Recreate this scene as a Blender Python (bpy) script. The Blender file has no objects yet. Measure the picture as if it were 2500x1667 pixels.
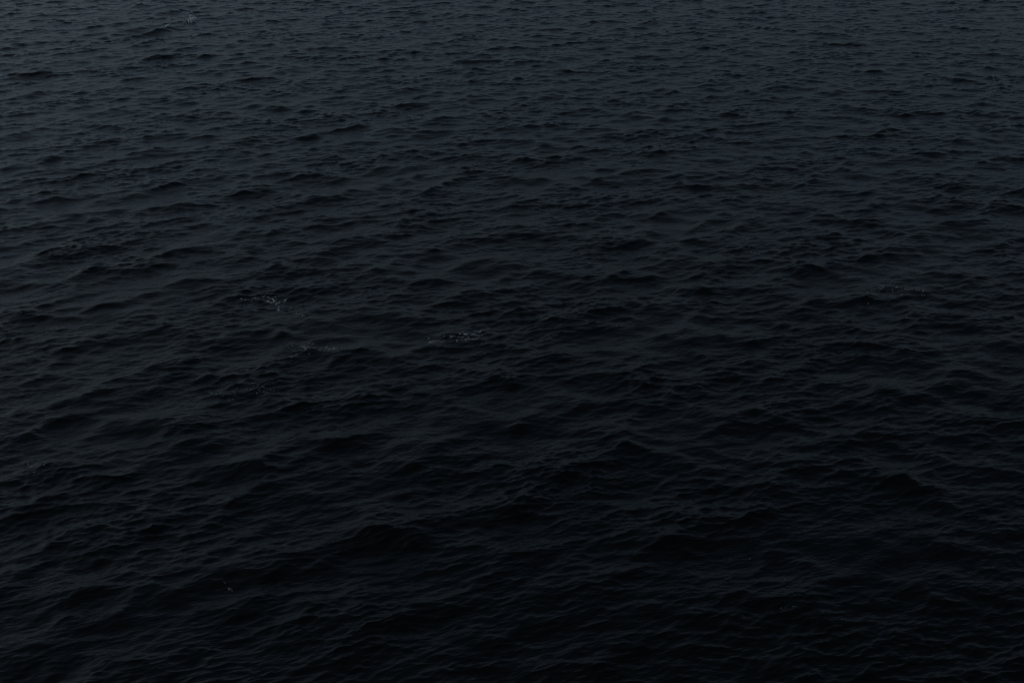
import bpy, math, random
import numpy as np
from mathutils import Vector

scene = bpy.context.scene
R = math.radians

# ---------------------------------------------------------------- camera
CAM_H = 18.0                  # eye height above the mean water level
CAM_DEPRESS = 24.5            # optical axis below the horizontal, degrees
LENS = 42.0
cam_data = bpy.data.cameras.new('camera')
cam_data.lens = LENS
cam_data.sensor_width = 36.0
cam_data.clip_start = 0.1
cam_data.clip_end = 20000.0
cam = bpy.data.objects.new('camera', cam_data)
cam.location = (0, 0, CAM_H)
cam.rotation_euler = (R(90 - CAM_DEPRESS), 0, 0)
scene.collection.objects.link(cam)
scene.camera = cam

# ---------------------------------------------------------------- sky and sun
SUN_EL, SUN_AZ = R(30), R(-72)      # azimuth from the view axis (+Y), positive to the right
world = bpy.data.worlds.new('World')
scene.world = world
world.use_nodes = True
nt = world.node_tree
nt.nodes.clear()
sky = nt.nodes.new('ShaderNodeTexSky')
sky.sky_type = 'NISHITA'
sky.sun_disc = False
sky.sun_elevation = SUN_EL
sky.sun_rotation = SUN_AZ
sky.air_density = 1.0
sky.dust_density = 2.0
sky.ozone_density = 2.5
hs = nt.nodes.new('ShaderNodeHueSaturation')
hs.inputs['Saturation'].default_value = 0.50
bg = nt.nodes.new('ShaderNodeBackground')
bg.inputs['Strength'].default_value = 0.06
out = nt.nodes.new('ShaderNodeOutputWorld')
nt.links.new(sky.outputs[0], hs.inputs['Color'])
wb = nt.nodes.new('ShaderNodeMix')          # cool camera white balance, the same over the whole sky
wb.data_type = 'RGBA'
wb.blend_type = 'MULTIPLY'
wb.inputs[0].default_value = 1.0
wb.inputs[7].default_value = (0.80, 0.97, 1.095, 1)
nt.links.new(hs.outputs[0], wb.inputs[6])
nt.links.new(wb.outputs[2], bg.inputs['Color'])
nt.links.new(bg.outputs[0], out.inputs['Surface'])

sun_data = bpy.data.lights.new('sun', 'SUN')
sun_data.energy = 0.5
sun_data.angle = R(25)
sun_data.color = (1.0, 0.95, 0.88)
sun = bpy.data.objects.new('sun', sun_data)
sd = Vector((math.sin(SUN_AZ) * math.cos(SUN_EL), math.cos(SUN_AZ) * math.cos(SUN_EL), math.sin(SUN_EL)))
sun.rotation_euler = sd.to_track_quat('Z', 'Y').to_euler()
sun.location = sd * 200
scene.collection.objects.link(sun)

vs = scene.view_settings
vs.view_transform = 'Standard'
vs.look = 'None'
vs.exposure = -1.18
vs.gamma = 1.0
vs.use_curve_mapping = False
scene.cycles.filter_width = 1.0

# ---------------------------------------------------------------- the sea: a wind sea synthesised from a wave spectrum
# >>> tables
CRESTS = [      # x, y, angle of the crest line, half length, height, wavelength (metres, radians)
    (-29.80, 102.60, 1.19, 4.50, 0.34, 3.8), (-33.81, 85.24, 0.00, 1.39, 0.32, 3.0), (-22.50, 60.25, 0.88, 1.61, 0.14, 2.6), (-12.26, 67.85, 0.76, 1.91, 0.13, 2.4),
    (-2.81, 90.17, 0.17, 2.14, 0.15, 3.0), (-5.81, 78.96, 0.87, 2.22, 0.12, 2.6), (31.60, 83.52, -0.53, 2.19, 0.16, 3.0), (14.39, 69.43, 0.20, 1.63, 0.13, 2.4),
    (9.60, 58.49, 0.00, 1.00, 0.13, 2.0), (3.59, 42.33, 0.17, 1.03, 0.13, 2.0), (-8.04, 46.81, 0.30, 1.45, 0.13, 2.4), (-2.61, 45.71, 0.46, 1.53, 0.13, 2.6),
    (7.94, 44.57, 0.00, 1.92, 0.12, 2.4), (2.33, 34.67, -0.15, 1.71, 0.15, 2.8), (9.40, 32.06, 0.20, 1.85, 0.15, 3.0), (-8.04, 30.83, 0.70, 1.63, 0.20, 3.2),
    (-11.69, 33.47, 0.31, 1.58, 0.17, 3.0), (-12.97, 28.47, 0.14, 1.11, 0.16, 2.8), (11.42, 29.69, -0.51, 1.55, 0.17, 3.2), (0.05, 28.70, 0.49, 1.34, 0.14, 2.8),
    (-6.34, 25.57, 0.55, 1.07, 0.15, 2.6), (-1.88, 24.02, -0.11, 1.40, 0.16, 3.0), (4.44, 26.65, 0.24, 1.21, 0.13, 2.6), (-10.95, 22.21, 0.42, 1.20, 0.18, 3.2),
    (-1.80, 40.64, 0.63, 1.41, 0.06, 2.4), (-6.58, 24.02, 0.42, 0.88, 0.15, 2.2), (4.10, 36.94, 0.37, 1.31, 0.12, 2.2), (17.52, 43.38, -0.29, 1.29, 0.12, 2.2),
    (12.66, 39.28, 0.00, 0.94, 0.12, 2.0), (-15.48, 53.52, 0.77, 1.56, 0.12, 2.4), (-23.15, 67.17, 0.82, 1.89, 0.13, 2.6), (5.28, 49.92, 0.46, 1.77, 0.11, 2.4),
    (20.36, 54.83, -0.24, 1.39, 0.12, 2.2), (-5.04, 32.20, 0.56, 1.55, 0.13, 2.8), (1.71, 30.37, 0.39, 1.38, 0.13, 2.6), (6.29, 24.28, -0.24, 1.36, 0.14, 3.0),
    (-3.45, 26.96, 0.43, 1.19, 0.13, 2.6), (-10.52, 24.64, 0.51, 1.02, 0.13, 2.6), (15.31, 33.62, -0.41, 1.28, 0.13, 2.6), (-16.79, 86.28, 0.78, 2.03, 0.11, 2.6),
]
FOAM = [        # label, height, size factor, flecks: x, y, half length, half width, turn (metres, radians)
    ('white cap breaking on a wave crest, at the far top left', 0.2, 1.75, [
        (-28.88, 109.91, 0.075, 0.160, -0.95), (-28.69, 109.47, 0.069, 0.318, -0.99), (-28.49, 108.95, 0.087, 0.378, -0.81), (-28.33, 108.73, 0.112, 0.439, 0.00),
        (-28.20, 108.65, 0.087, 0.251, 0.59), (-28.22, 108.95, 0.037, 0.189, 1.01), (-28.37, 108.14, 0.049, 0.373, 1.08), (-28.15, 107.85, 0.074, 0.155, -0.81),
        (-28.50, 107.35, 0.074, 0.184, 0.00), (-28.34, 107.25, 0.098, 0.214, 0.00), (-28.18, 107.21, 0.086, 0.245, 0.35), (-28.14, 107.42, 0.049, 0.245, 0.97),
        (-28.60, 106.50, 0.049, 0.181, 0.00), (-29.65, 104.55, 0.072, 0.117, 0.00), (-29.54, 104.51, 0.084, 0.234, 0.00), (-29.41, 104.46, 0.096, 0.234, 0.00),
        (-29.34, 104.55, 0.060, 0.146, 0.00),
    ]),
    ('foam patch with a bright curled ring, brightest of the foam left of the middle', 0.03, 0.96, [
        (-10.67, 43.55, 0.048, 0.024, 0.00), (-10.46, 43.51, 0.048, 0.024, -0.16), (-10.48, 43.38, 0.041, 0.020, 0.16), (-10.37, 43.46, 0.027, 0.021, -0.16),
        (-10.19, 43.60, 0.055, 0.021, 0.16), (-10.22, 43.31, 0.034, 0.020, 0.00), (-10.12, 43.69, 0.028, 0.018, 0.54), (-10.02, 43.72, 0.028, 0.018, -0.44),
        (-9.85, 43.76, 0.041, 0.021, 0.16), (-9.79, 43.83, 0.028, 0.018, 0.00), (-9.66, 43.76, 0.055, 0.024, 0.16), (-9.58, 43.67, 0.041, 0.021, -0.70),
        (-9.58, 43.42, 0.062, 0.058, 0.00), (-9.59, 43.29, 0.041, 0.029, -0.31), (-9.52, 43.33, 0.055, 0.073, 0.00), (-9.44, 43.24, 0.061, 0.038, 0.16),
        (-9.39, 43.35, 0.048, 0.065, 0.70), (-9.37, 43.53, 0.041, 0.103, 0.95), (-9.44, 43.63, 0.041, 0.044, -0.54), (-9.49, 43.67, 0.034, 0.024, 0.00),
        (-9.38, 43.78, 0.028, 0.030, -0.31), (-9.31, 43.65, 0.021, 0.021, 0.00), (-8.96, 43.54, 0.041, 0.044, -0.31), (-8.91, 43.46, 0.034, 0.032, -0.80),
        (-8.95, 43.33, 0.041, 0.023, 0.16), (-8.90, 43.62, 0.027, 0.018, 0.31), (-9.20, 43.21, 0.061, 0.023, 0.00), (-9.24, 43.10, 0.020, 0.037, 0.95),
        (-9.13, 43.28, 0.034, 0.035, 0.00), (-9.08, 42.87, 0.027, 0.029, 0.00), (-9.03, 42.77, 0.041, 0.017, 0.00), (-9.05, 42.59, 0.047, 0.034, 0.30),
        (-8.99, 42.51, 0.054, 0.031, 0.00), (-8.87, 42.28, 0.033, 0.017, -0.16), (-9.01, 42.40, 0.027, 0.022, 0.00), (-8.08, 41.96, 0.030, 0.027, 0.00),
        (-7.98, 41.84, 0.053, 0.025, -0.30), (-8.11, 41.88, 0.027, 0.016, 0.00), (-8.56, 42.71, 0.041, 0.014, 0.00), (-8.26, 42.08, 0.027, 0.017, -0.69),
    ]),
    ('slanting streak of bright broken foam on a wave face, near the middle', 0.02, 0.97, [
        (-3.05, 39.86, 0.026, 0.037, -0.51), (-2.96, 39.54, 0.051, 0.034, 0.00), (-2.83, 39.56, 0.044, 0.027, 0.00), (-2.89, 39.49, 0.038, 0.022, 0.00),
        (-2.75, 39.50, 0.025, 0.017, 0.00), (-2.66, 39.49, 0.044, 0.020, 0.15), (-2.53, 39.40, 0.051, 0.032, 0.00), (-2.45, 39.46, 0.038, 0.017, 0.28),
        (-2.48, 39.83, 0.025, 0.017, 0.00), (-2.99, 39.38, 0.032, 0.017, 0.28), (-2.24, 39.71, 0.044, 0.017, 0.59), (-2.19, 39.76, 0.038, 0.017, 0.59),
        (-2.22, 39.82, 0.038, 0.015, 0.28), (-2.11, 39.82, 0.032, 0.015, 0.40), (-1.91, 40.06, 0.058, 0.028, 0.23), (-1.82, 40.19, 0.039, 0.018, 0.29),
        (-1.71, 40.13, 0.071, 0.045, 0.41), (-1.65, 40.08, 0.070, 0.028, 0.15), (-1.76, 40.07, 0.038, 0.028, 0.00), (-1.84, 39.82, 0.070, 0.017, 0.40),
        (-1.79, 39.86, 0.038, 0.022, 0.73), (-1.98, 39.57, 0.032, 0.017, 0.00), (-1.99, 39.43, 0.038, 0.017, 0.00), (-1.95, 39.89, 0.038, 0.012, 0.28),
        (-1.59, 39.85, 0.045, 0.035, 0.78), (-1.44, 40.16, 0.051, 0.043, 0.41), (-1.38, 40.27, 0.045, 0.033, 0.41), (-1.30, 40.18, 0.051, 0.020, 0.41),
        (-1.29, 40.37, 0.039, 0.023, 0.29), (-1.38, 40.49, 0.026, 0.025, -0.67), (-1.19, 40.38, 0.039, 0.043, 0.73), (-1.15, 40.49, 0.045, 0.031, 0.60),
        (-1.07, 40.56, 0.039, 0.015, 0.41), (-0.97, 40.64, 0.045, 0.018, 0.41), (-0.89, 40.72, 0.032, 0.013, 0.51), (-1.44, 39.71, 0.038, 0.044, 0.00),
        (-1.38, 39.69, 0.038, 0.022, 0.00), (-1.54, 39.68, 0.032, 0.017, 0.00), (-1.67, 39.62, 0.057, 0.027, 0.00), (-1.21, 40.03, 0.045, 0.015, 0.51),
        (-1.11, 40.12, 0.038, 0.015, 0.28), (-1.30, 39.66, 0.025, 0.022, 0.66), (-1.27, 39.82, 0.025, 0.017, 0.78), (-1.49, 40.08, 0.026, 0.025, 0.00),
        (-1.36, 40.08, 0.032, 0.023, 0.00), (-1.81, 39.56, 0.057, 0.012, 0.28), (-1.10, 39.31, 0.025, 0.015, 0.28),
    ]),
    ('thin scatter of pale foam between the bright ring and the slanting streak', 0.012, 0.96, [
        (-7.89, 39.01, 0.025, 0.019, 0.00), (-7.57, 39.03, 0.030, 0.014, 0.00), (-7.46, 39.00, 0.030, 0.016, 0.00), (-7.47, 38.89, 0.070, 0.023, -0.09),
        (-7.37, 38.76, 0.035, 0.017, 0.00), (-7.37, 38.68, 0.035, 0.033, 0.50), (-7.32, 38.87, 0.025, 0.014, 0.00), (-7.25, 38.86, 0.030, 0.015, 0.00),
        (-7.10, 38.91, 0.055, 0.017, 0.09), (-6.87, 39.05, 0.035, 0.017, 0.15), (-6.69, 39.18, 0.040, 0.021, 0.23), (-6.72, 39.07, 0.040, 0.017, 0.15),
        (-6.66, 38.99, 0.030, 0.017, -0.28), (-6.54, 38.84, 0.030, 0.019, 0.28), (-6.51, 38.78, 0.040, 0.017, 0.28), (-6.45, 38.82, 0.030, 0.013, 0.28),
        (-6.41, 38.92, 0.035, 0.027, 0.28), (-6.35, 38.94, 0.020, 0.021, 0.50), (-6.37, 38.80, 0.025, 0.025, 0.28), (-6.55, 38.63, 0.015, 0.013, 0.00),
        (-6.84, 38.62, 0.030, 0.017, 0.00), (-6.29, 38.97, 0.030, 0.012, 0.00), (-6.11, 38.95, 0.025, 0.015, 0.15), (-7.35, 39.35, 0.040, 0.014, 0.00),
        (-7.21, 39.29, 0.045, 0.014, 0.00), (-7.94, 39.21, 0.025, 0.014, 0.00), (-7.33, 39.57, 0.030, 0.010, 0.00), (-7.76, 38.02, 0.025, 0.019, 0.00),
        (-7.62, 38.33, 0.030, 0.019, 0.00), (-7.64, 38.23, 0.025, 0.013, 0.00), (-7.20, 38.40, 0.025, 0.011, 0.00),
    ]),
    ('faint dotted foam scatter below and left of the bright curled ring', 0.012, 0.9, [
        (-10.08, 35.58, 0.017, 0.013, 0.00), (-10.01, 35.53, 0.026, 0.019, 0.00), (-9.81, 35.34, 0.040, 0.019, 0.00), (-9.82, 35.72, 0.029, 0.015, 0.00),
        (-9.65, 35.23, 0.023, 0.015, 0.00), (-9.54, 35.17, 0.023, 0.012, 0.00), (-9.31, 34.94, 0.034, 0.021, 0.26), (-9.18, 34.98, 0.034, 0.016, 0.00),
        (-9.18, 35.28, 0.035, 0.019, 0.14), (-9.21, 35.47, 0.035, 0.015, 0.14), (-9.27, 35.40, 0.017, 0.015, 0.00), (-9.19, 35.64, 0.029, 0.013, 0.00),
        (-9.17, 35.97, 0.035, 0.013, 0.00), (-8.98, 36.04, 0.023, 0.015, 0.00), (-8.88, 36.03, 0.029, 0.015, 0.00), (-8.75, 36.01, 0.026, 0.019, -0.27),
        (-8.67, 35.97, 0.023, 0.015, 0.00), (-8.92, 35.53, 0.046, 0.017, -0.08), (-8.71, 35.58, 0.041, 0.023, -0.48), (-8.85, 35.64, 0.029, 0.015, 0.00),
        (-8.84, 35.51, 0.029, 0.013, 0.00), (-8.45, 35.33, 0.035, 0.019, 0.00), (-8.43, 35.53, 0.035, 0.017, 0.00), (-8.40, 35.60, 0.029, 0.015, 0.00),
        (-8.37, 35.45, 0.029, 0.013, 0.00), (-8.25, 35.47, 0.035, 0.019, 0.00), (-8.17, 35.47, 0.029, 0.021, 0.00), (-8.05, 35.60, 0.029, 0.013, 0.00),
        (-7.93, 35.60, 0.029, 0.017, 0.00), (-8.36, 35.78, 0.029, 0.017, -0.48), (-8.29, 35.71, 0.047, 0.015, 0.00), (-8.52, 35.86, 0.035, 0.017, -0.14),
        (-8.52, 35.69, 0.023, 0.013, 0.00), (-8.66, 35.81, 0.035, 0.013, 0.00), (-8.14, 36.31, 0.030, 0.015, 0.00), (-8.04, 36.10, 0.035, 0.015, 0.00),
        (-8.08, 35.42, 0.023, 0.010, 0.00),
    ]),
    ('arc of small foam specks on the right side, halfway up the photo', 0.012, 0.88, [
        (14.21, 44.22, 0.028, 0.037, -0.55), (14.05, 43.86, 0.041, 0.036, 0.17), (14.40, 44.40, 0.042, 0.025, 0.00), (14.86, 45.03, 0.028, 0.022, 0.00),
        (14.95, 44.99, 0.028, 0.022, 0.00), (14.98, 44.84, 0.042, 0.028, 0.00), (15.00, 44.78, 0.035, 0.022, 0.00), (14.78, 44.59, 0.028, 0.022, 0.00),
        (14.80, 44.50, 0.042, 0.028, 0.17), (14.91, 44.58, 0.024, 0.041, 0.82), (15.19, 44.88, 0.021, 0.022, 0.00), (15.36, 45.13, 0.033, 0.038, 0.00),
        (14.54, 44.44, 0.021, 0.019, 0.00), (14.68, 44.32, 0.028, 0.019, 0.00), (14.69, 44.21, 0.028, 0.025, 0.00), (15.26, 44.48, 0.017, 0.038, 0.90),
        (15.23, 44.32, 0.042, 0.022, 0.00), (14.98, 44.26, 0.035, 0.019, 0.00), (15.54, 44.78, 0.049, 0.032, -0.64), (15.56, 44.71, 0.035, 0.035, -0.45),
        (15.46, 44.66, 0.035, 0.025, 0.00), (15.70, 44.79, 0.017, 0.022, 0.00), (15.61, 44.40, 0.042, 0.019, 0.00), (15.71, 44.40, 0.035, 0.019, 0.00),
        (15.81, 44.55, 0.042, 0.031, -0.90), (15.83, 44.38, 0.063, 0.025, 0.17), (15.89, 44.39, 0.035, 0.038, 0.45), (16.02, 44.40, 0.035, 0.041, -0.56),
        (16.20, 44.37, 0.035, 0.034, -0.32), (16.28, 44.32, 0.035, 0.028, 0.00), (16.43, 44.28, 0.049, 0.028, 0.17), (16.48, 44.32, 0.028, 0.031, 0.71),
        (15.50, 44.00, 0.035, 0.031, 0.00), (15.06, 43.86, 0.035, 0.031, 0.00), (14.96, 43.81, 0.021, 0.024, 0.00), (16.29, 43.94, 0.035, 0.025, 0.32),
        (16.38, 43.94, 0.030, 0.031, -0.32), (14.68, 43.83, 0.041, 0.021, 0.00), (14.78, 43.89, 0.028, 0.021, 0.00), (13.92, 43.10, 0.034, 0.035, 0.00),
        (15.51, 44.42, 0.028, 0.019, 0.00),
    ]),
    ('two small clumps of foam by the left edge, in the lower third', 0.012, 0.9, [
        (-14.34, 30.72, 0.037, 0.018, 0.00), (-14.29, 30.62, 0.033, 0.014, 0.00), (-14.30, 30.58, 0.033, 0.013, 0.25), (-14.21, 30.57, 0.041, 0.018, 0.00),
        (-14.20, 30.59, 0.037, 0.024, 0.13), (-14.18, 30.53, 0.033, 0.014, 0.00), (-14.22, 30.48, 0.025, 0.013, 0.00), (-14.33, 30.54, 0.029, 0.011, 0.13),
        (-14.04, 30.56, 0.041, 0.015, 0.08), (-14.01, 30.62, 0.033, 0.013, 0.00), (-13.79, 30.59, 0.037, 0.017, 0.13), (-13.75, 30.64, 0.033, 0.015, 0.13),
        (-13.76, 30.46, 0.033, 0.015, 0.00), (-13.95, 30.15, 0.041, 0.018, 0.20), (-14.12, 30.86, 0.033, 0.013, 0.00), (-14.39, 30.81, 0.033, 0.011, 0.00),
        (-14.36, 30.89, 0.021, 0.007, 0.00),
    ]),
    ('lone foam fleck on a dark wave tip, lowest foam on the left', 0.012, 0.9, [
        (-7.07, 24.65, 0.038, 0.017, 0.00), (-7.10, 24.67, 0.028, 0.012, -0.21), (-7.05, 24.66, 0.028, 0.012, 0.00), (-7.00, 24.60, 0.028, 0.013, 0.00),
        (-7.08, 24.59, 0.017, 0.008, 0.00), (-7.21, 24.84, 0.025, 0.007, -0.68), (-7.25, 24.87, 0.021, 0.006, -0.68),
    ]),
    ('tiny white fleck on a crest near the upper right edge', 0.06, 1.0, [
        (33.97, 84.57, 0.039, 0.122, -0.99), (33.89, 84.20, 0.034, 0.101, -0.99), (33.67, 83.29, 0.034, 0.079, -0.94), (33.78, 83.83, 0.029, 0.080, -0.94),
    ]),
    ('very faint foam specks in open water midway between the streak and the arc', 0.012, 0.88, [
        (10.15, 49.55, 0.038, 0.029, 0.00), (10.43, 49.49, 0.033, 0.029, 0.00), (10.44, 49.02, 0.043, 0.034, -0.18), (10.55, 48.86, 0.038, 0.028, -0.34),
        (10.76, 48.80, 0.033, 0.028, 0.00), (10.68, 49.08, 0.024, 0.023, 0.00), (10.28, 49.19, 0.024, 0.023, 0.00),
    ]),
    ('sparse line of faint foam specks just right of the slanting streak', 0.012, 0.88, [
        (3.90, 40.84, 0.028, 0.019, 0.00), (4.11, 40.90, 0.024, 0.016, 0.00), (4.38, 40.92, 0.037, 0.021, 0.09), (4.57, 40.98, 0.024, 0.016, 0.00),
        (5.79, 40.98, 0.024, 0.016, 0.00), (6.03, 40.94, 0.020, 0.016, 0.00),
    ]),
    ('few isolated foam specks on the darkest water at the lower right', 0.012, 0.88, [
        (6.56, 23.80, 0.024, 0.012, 0.00), (6.66, 23.78, 0.012, 0.007, 0.00), (6.83, 23.78, 0.017, 0.009, 0.00), (6.88, 23.77, 0.014, 0.007, 0.00),
        (7.93, 23.36, 0.015, 0.009, 0.00), (6.91, 25.03, 0.018, 0.010, 0.00), (6.20, 26.00, 0.025, 0.013, 0.00), (5.70, 26.05, 0.015, 0.010, 0.00),
    ]),
]
# <<< tables
rng = np.random.default_rng(11)
WIND = R(-70)                 # direction the waves run towards (plan angle from +X)
LAM_P = 3.8                   # wavelength of the dominant waves, metres


class Cascade:
    """One periodic patch of sea (height and the sideways drift that sharpens crests)."""
    def __init__(self, size, n, lam_min, lam_max, steep, spread, turn, chop, veer=0.0, fall=3.8, cross=1.0):
        self.size, self.n, self.turn = size, n, turn
        k1 = np.fft.fftfreq(n, d=size / n) * 2 * np.pi
        kx, ky = np.meshgrid(k1, k1, indexing='xy')
        k = np.hypot(kx, ky)
        k[0, 0] = 1e-6
        kp = 2 * np.pi / LAM_P
        th = np.arctan2(ky, kx) - (WIND + veer - turn)
        # two crossing wave trains a little either side of the wind, plus a little of everything
        D = 0.02
        for part, off in ((0.62, 0.24), (0.38, -0.42)):
            c = np.cos(th - cross * off)
            D = D + part * np.where(c > 0, np.abs(c) ** (2 * spread), 0.0)
        S = k ** -fall * np.exp(-1.25 * (kp / k) ** 2) * D
        S *= (1 + 1.8 * np.exp(-((k / kp) ** 0.5 - 1) ** 2 / 0.03))
        kl, kh = 2 * np.pi / lam_max, 2 * np.pi / lam_min
        S *= 1 / (1 + (kl / k) ** 12) / (1 + (k / kh) ** 12)
        S[0, 0] = 0
        a = np.sqrt(S) * (rng.standard_normal((n, n)) + 1j * rng.standard_normal((n, n)))
        a *= steep / np.hypot(np.fft.ifft2(1j * a * kx).real.std(), np.fft.ifft2(1j * a * ky).real.std())
        self.h = np.fft.ifft2(a).real.astype(np.float32)
        self.dx = (np.fft.ifft2(1j * a * kx / k).real * chop).astype(np.float32)
        self.dy = (np.fft.ifft2(1j * a * ky / k).real * chop).astype(np.float32)

    def at(self, x, y):
        ct, st = math.cos(self.turn), math.sin(self.turn)
        u = (x * ct + y * st) / self.size * self.n
        v = (-x * st + y * ct) / self.size * self.n
        fu, fv = np.floor(u), np.floor(v)
        a, b = (u - fu).astype(np.float32), (v - fv).astype(np.float32)
        i, j = fu.astype(np.int64) % self.n, fv.astype(np.int64) % self.n
        i2, j2 = (i + 1) % self.n, (j + 1) % self.n

        def bil(F):
            return (F[j, i] * (1 - a) + F[j, i2] * a) * (1 - b) + (F[j2, i] * (1 - a) + F[j2, i2] * a) * b
        h, dx, dy = bil(self.h), bil(self.dx), bil(self.dy)
        return h, dx * ct - dy * st, dx * st + dy * ct


cascades = [
    Cascade(127.0, 2048, 0.80, 60.0, 0.116, 2.2, 0.0, 1.45, R(3), 3.6, 1.7),
    Cascade(31.7, 2048, 0.15, 0.80, 0.165, 4.5, 0.6, 1.3, R(-4), 3.5, 0.6),
    Cascade(211.0, 512, 12.0, 60.0, 0.03, 1.0, 0.9, 0.0),     # only used as slow gustiness
]


GUST_STD = float(cascades[2].h.std())
H_STD = float(cascades[0].h.std())


def displace(x, y, spacing=None):
    h = np.zeros_like(x, dtype=np.float64)
    dx, dy = h.copy(), h.copy()
    gust = cascades[2].at(x, y)[0] / GUST_STD
    g = np.clip(1.0 + 0.28 * gust, 0.45, 1.6)
    a, b, d = cascades[0].at(x, y)
    a = a + 1.3 * (a * a - H_STD ** 2)                      # peaked crests, flat troughs
    if spacing is not None:                                 # leave out waves too short for the sheet to carry
        w = np.clip((2.2 - spacing) / 1.4, 0, 1)
        a, b, d = a * w, b * w, d * w
    h += a
    dx += b
    dy += d
    g = g * np.clip(1.0 + 0.12 * a / H_STD, 0.6, 1.4)      # short waves ride on the crests
    if spacing is not None:
        g = g * np.clip((0.60 - spacing) / 0.3, 0, 1)
    a, b, d = cascades[1].at(x + dx, y + dy)
    h += g * a
    dx += g * b
    dy += g * d
    for cx, cy, an, L, A, lam in CRESTS:
        A, L, lam = 0.58 * A, 0.75 * L, 0.8 * lam                    # single steeper waves standing out of the chop
        near = np.nonzero((np.abs(x - cx) < 9) & (np.abs(y - cy) < 9))[0]
        X, Y = x[near] - cx, y[near] - cy
        s = X * math.cos(an) + Y * math.sin(an)
        d = X * math.sin(an) - Y * math.cos(an)             # positive in front of the crest, where it runs to
        d = d + 0.10 * s * s / L                            # bowed crest line
        k = 2 * math.pi / lam
        env = A * np.exp(-(s / L) ** 2 - (d / (0.55 * lam)) ** 2)
        h[near] += env * np.cos(k * d)
        fwd = -0.9 * env * np.sin(k * d) + 0.35 * env
        dx[near] += fwd * math.sin(an)
        dy[near] -= fwd * math.cos(an)
    return h, dx, dy


def height_at(x, y):
    """Water height above plan point (x, y), undoing the sideways drift."""
    px, py = np.array(x, dtype=np.float64), np.array(y, dtype=np.float64)
    qx, qy = px.copy(), py.copy()
    for _ in range(12):
        h, dx, dy = displace(qx, qy)
        qx, qy = qx + 0.6 * (px - dx - qx), qy + 0.6 * (py - dy - qy)
    return displace(qx, qy)[0]


# one sheet to the horizon, finest in the water near the ship and coarser further out
NR, NC = 1260, 900
y_rows = list(np.exp(np.linspace(math.log(17.5), math.log(152.0), NR)))
far, step = [], 0.24
while (far[-1] if far else 152.0) < 9000.0:
    far.append((far[-1] if far else 152.0) + step)
    step *= 1.045 if step < 4.0 else 1.13
near, step = [], 0.03
while (near[-1] if near else 17.5) > -150.0:
    near.append((near[-1] if near else 17.5) - step)
    step *= 1.13
Y1 = np.array(near[::-1] + y_rows + far)
half = 0.465 * np.sqrt(Y1 ** 2 + 17.5 ** 2) + 1.0
half[Y1 < 17.5] = 0.465 * math.sqrt(17.5 ** 2 + 17.5 ** 2) + 1.0
side = np.cumsum(np.where(np.arange(90) < 66, 0.0022 * 1.04 ** np.arange(90.0), 0.0022 * 1.04 ** 66 * 1.16 ** (np.arange(90.0) - 66)))
U = np.concatenate([-1 - side[::-1], np.linspace(-1, 1, NC), 1 + side])
Xg = half[:, None] * U[None, :]
Yg = np.repeat(Y1[:, None], U.size, axis=1)
nr, nc = Xg.shape
x, y = Xg.ravel(), Yg.ravel()
spacing = np.maximum(np.gradient(Y1)[:, None], 0.7 * half[:, None] * np.gradient(U)[None, :]).ravel()
h, dx, dy = displace(x, y, spacing)
co = np.empty((x.size, 3), dtype=np.float32)
co[:, 0], co[:, 1], co[:, 2] = x + dx, y + dy, h
print('rms height', h.std(), [(np.diff(c.h,axis=0).std()/c.size*c.n, np.diff(c.h,axis=1).std()/c.size*c.n) for c in cascades])
idx = np.arange(nr * nc).reshape(nr, nc)
quads = np.stack([idx[:-1, :-1], idx[:-1, 1:], idx[1:, 1:], idx[1:, :-1]], axis=-1).reshape(-1, 4)
me = bpy.data.meshes.new('water')
me.vertices.add(co.shape[0])
me.vertices.foreach_set('co', co.ravel())
me.loops.add(quads.size)
me.loops.foreach_set('vertex_index', quads.ravel().astype(np.int32))
me.polygons.add(quads.shape[0])
me.polygons.foreach_set('loop_start', np.arange(0, quads.size, 4, dtype=np.int32))
me.polygons.foreach_set('use_smooth', np.ones(quads.shape[0], dtype=bool))
me.update(calc_edges=True)
water = bpy.data.objects.new('water', me)
scene.collection.objects.link(water)
water['kind'] = 'structure'
water['label'] = 'dark blue-black open sea ruffled by short wind waves'


def water_material():
    m = bpy.data.materials.new('sea_water')
    m.use_nodes = True
    t = m.node_tree
    b = t.nodes['Principled BSDF']
    b.inputs['Base Color'].default_value = (0.0016, 0.0030, 0.0027, 1)
    b.inputs['Roughness'].default_value = 0.06
    b.inputs['IOR'].default_value = 1.333
    geo = t.nodes.new('ShaderNodeNewGeometry')

    def ripple(angle, along, across, detail, dist, height, prev=None):
        mp = t.nodes.new('ShaderNodeMapping')
        mp.vector_type = 'TEXTURE'
        mp.inputs['Rotation'].default_value = (0, 0, angle)
        mp.inputs['Scale'].default_value = (across, along, 0.5)
        t.links.new(geo.outputs['Position'], mp.inputs['Vector'])
        nz = t.nodes.new('ShaderNodeTexNoise')
        nz.inputs['Scale'].default_value = 1.0
        nz.inputs['Detail'].default_value = detail
        nz.inputs['Roughness'].default_value = 0.5
        nz.inputs['Distortion'].default_value = dist
        t.links.new(mp.outputs[0], nz.inputs['Vector'])
        bp = t.nodes.new('ShaderNodeBump')
        bp.inputs['Strength'].default_value = 1.0
        bp.inputs['Distance'].default_value = height
        t.links.new(nz.outputs['Fac'], bp.inputs['Height'])
        if prev:
            t.links.new(prev.outputs[0], bp.inputs['Normal'])
        return bp
    b1 = ripple(WIND, 0.32, 0.09, 2.5, 0.35, 0.020)
    b2 = ripple(WIND + 0.5, 0.12, 0.04, 2.0, 0.3, 0.007, b1)
    t.links.new(b2.outputs[0], b.inputs['Normal'])
    return m


me.materials.append(water_material())


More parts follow.
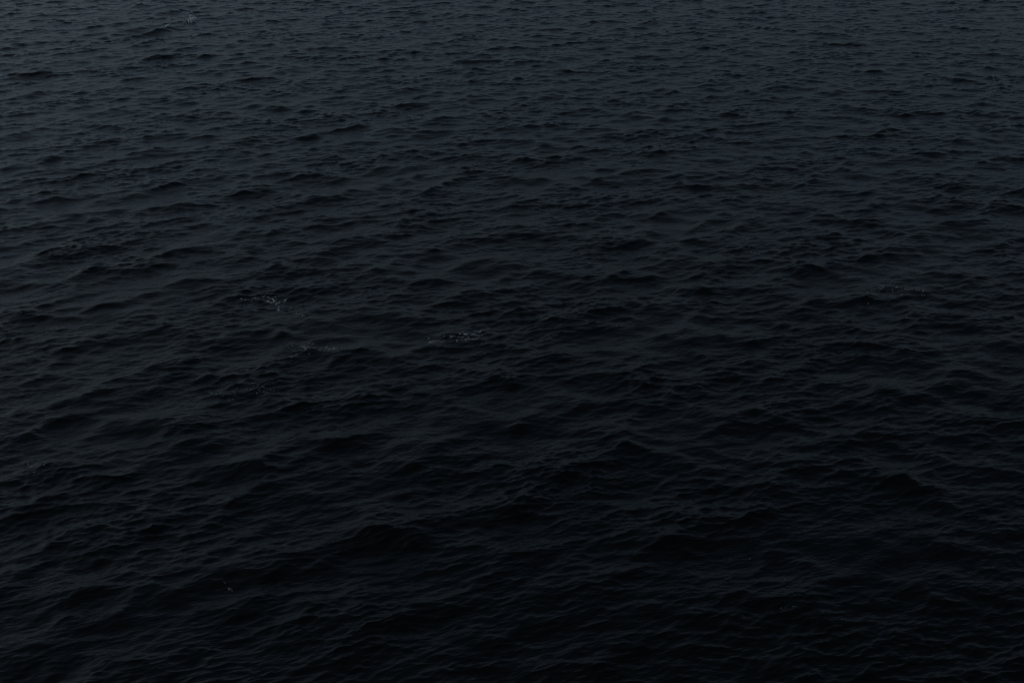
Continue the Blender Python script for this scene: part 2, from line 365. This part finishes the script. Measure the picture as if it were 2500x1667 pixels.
# ---------------------------------------------------------------- foam
def foam_material(name, dark, light):
    m = bpy.data.materials.new(name)
    m.use_nodes = True
    t = m.node_tree
    b = t.nodes['Principled BSDF']
    nz = t.nodes.new('ShaderNodeTexNoise')
    nz.inputs['Scale'].default_value = 40.0
    nz.inputs['Detail'].default_value = 3.0
    cr = t.nodes.new('ShaderNodeValToRGB')
    cr.color_ramp.elements[0].position = 0.25
    cr.color_ramp.elements[0].color = dark
    cr.color_ramp.elements[1].position = 0.50
    cr.color_ramp.elements[1].color = light
    geo = t.nodes.new('ShaderNodeNewGeometry')
    t.links.new(geo.outputs['Position'], nz.inputs['Vector'])
    t.links.new(nz.outputs['Fac'], cr.inputs['Fac'])
    t.links.new(cr.outputs['Color'], b.inputs['Base Color'])
    b.inputs['Roughness'].default_value = 0.7
    return m


foam_mat = foam_material('thick_foam', (0.36, 0.39, 0.40, 1), (0.72, 0.73, 0.74, 1))
thin_mat = foam_material('thin_foam', (0.16, 0.18, 0.19, 1), (0.42, 0.44, 0.45, 1))
rnd = random.Random(5)
N = 9
for label, raised, size, flecks in FOAM:
    bright = size > 0.95
    parts = []
    for fx, fy, a, b, turn in flecks:
        ct, st = math.cos(turn), math.sin(turn)
        a, b = a * size, b * size
        wob = [rnd.uniform(0.65, 1.2) for _ in range(N)]
        X, Y, L, faces = [fx], [fy], [raised * rnd.uniform(0.7, 1.2)], []
        for r, z in ((0.6, 0.75), (1.0, -0.45)):
            for i in range(N):
                t = 2 * math.pi * i / N
                px, py = a * r * wob[i] * math.cos(t), b * r * wob[i] * math.sin(t)
                X.append(fx + px * ct - py * st)
                Y.append(fy + px * st + py * ct)
                L.append(raised * z)
        for i in range(N):
            j = (i + 1) % N
            faces.append((0, 1 + i, 1 + j))
            faces.append((1 + i, 1 + N + i, 1 + N + j, 1 + j))
        parts.append((X, Y, L, faces))
    X, Y = np.array([p[0] for p in parts]), np.array([p[1] for p in parts])
    Z = height_at(X.ravel(), Y.ravel()).reshape(X.shape) + np.array([p[2] for p in parts]) + 0.004
    o = (float(X.mean()), float(Y.mean()), float(Z.min()))
    patch = bpy.data.objects.new('foam_patch', None)
    patch.empty_display_size = 0.3
    patch.location = o
    patch['label'] = label
    patch['category'] = 'foam'
    patch['group'] = 'foam patches on the dark sea'
    scene.collection.objects.link(patch)
    for n, p in enumerate(parts):
        fm = bpy.data.meshes.new('foam_fleck')
        fm.from_pydata(list(zip((X[n] - o[0]).tolist(), (Y[n] - o[1]).tolist(), (Z[n] - o[2]).tolist())), [], p[3])
        fm.materials.append(foam_mat if bright else thin_mat)
        for q in fm.polygons:
            q.use_smooth = True
        fo = bpy.data.objects.new('foam_fleck', fm)
        fo.parent = patch
        scene.collection.objects.link(fo)
    if bright:                                              # bubbles and shreds too small to pick apart
        vx, vy, vl, fs = [], [], [], []
        for fx, fy, a, b, turn in flecks:
            ct, st = math.cos(turn), math.sin(turn)
            for _ in range(4):
                u, v = rnd.gauss(0, 0.9) * a, rnd.gauss(0, 1.0) * b
                cx, cy = fx + u * ct - v * st, fy + u * st + v * ct
                r, w = rnd.uniform(0.25, 0.55) * a, rnd.uniform(0.2, 0.45) * b
                n0 = len(vx)
                for px, py, z in ((0, 0, 0.6), (r, 0, -0.2), (0.4 * r, w, -0.2), (-r, 0.3 * w, -0.2), (-0.3 * r, -w, -0.2)):
                    vx.append(cx + px * ct - py * st); vy.append(cy + px * st + py * ct); vl.append(z * raised)
                fs += [(n0, n0 + 1 + k, n0 + 1 + (k + 1) % 4) for k in range(4)]
        vx, vy = np.array(vx), np.array(vy)
        vz = height_at(vx, vy) + np.array(vl) + 0.004
        fm = bpy.data.meshes.new('foam_bubbles')
        fm.from_pydata(list(zip((vx - o[0]).tolist(), (vy - o[1]).tolist(), (vz - o[2]).tolist())), [], fs)
        fm.materials.append(thin_mat)
        for q in fm.polygons:
            q.use_smooth = True
        fo = bpy.data.objects.new('foam_bubbles', fm)
        fo['kind'] = 'stuff'
        fo.parent = patch
        scene.collection.objects.link(fo)
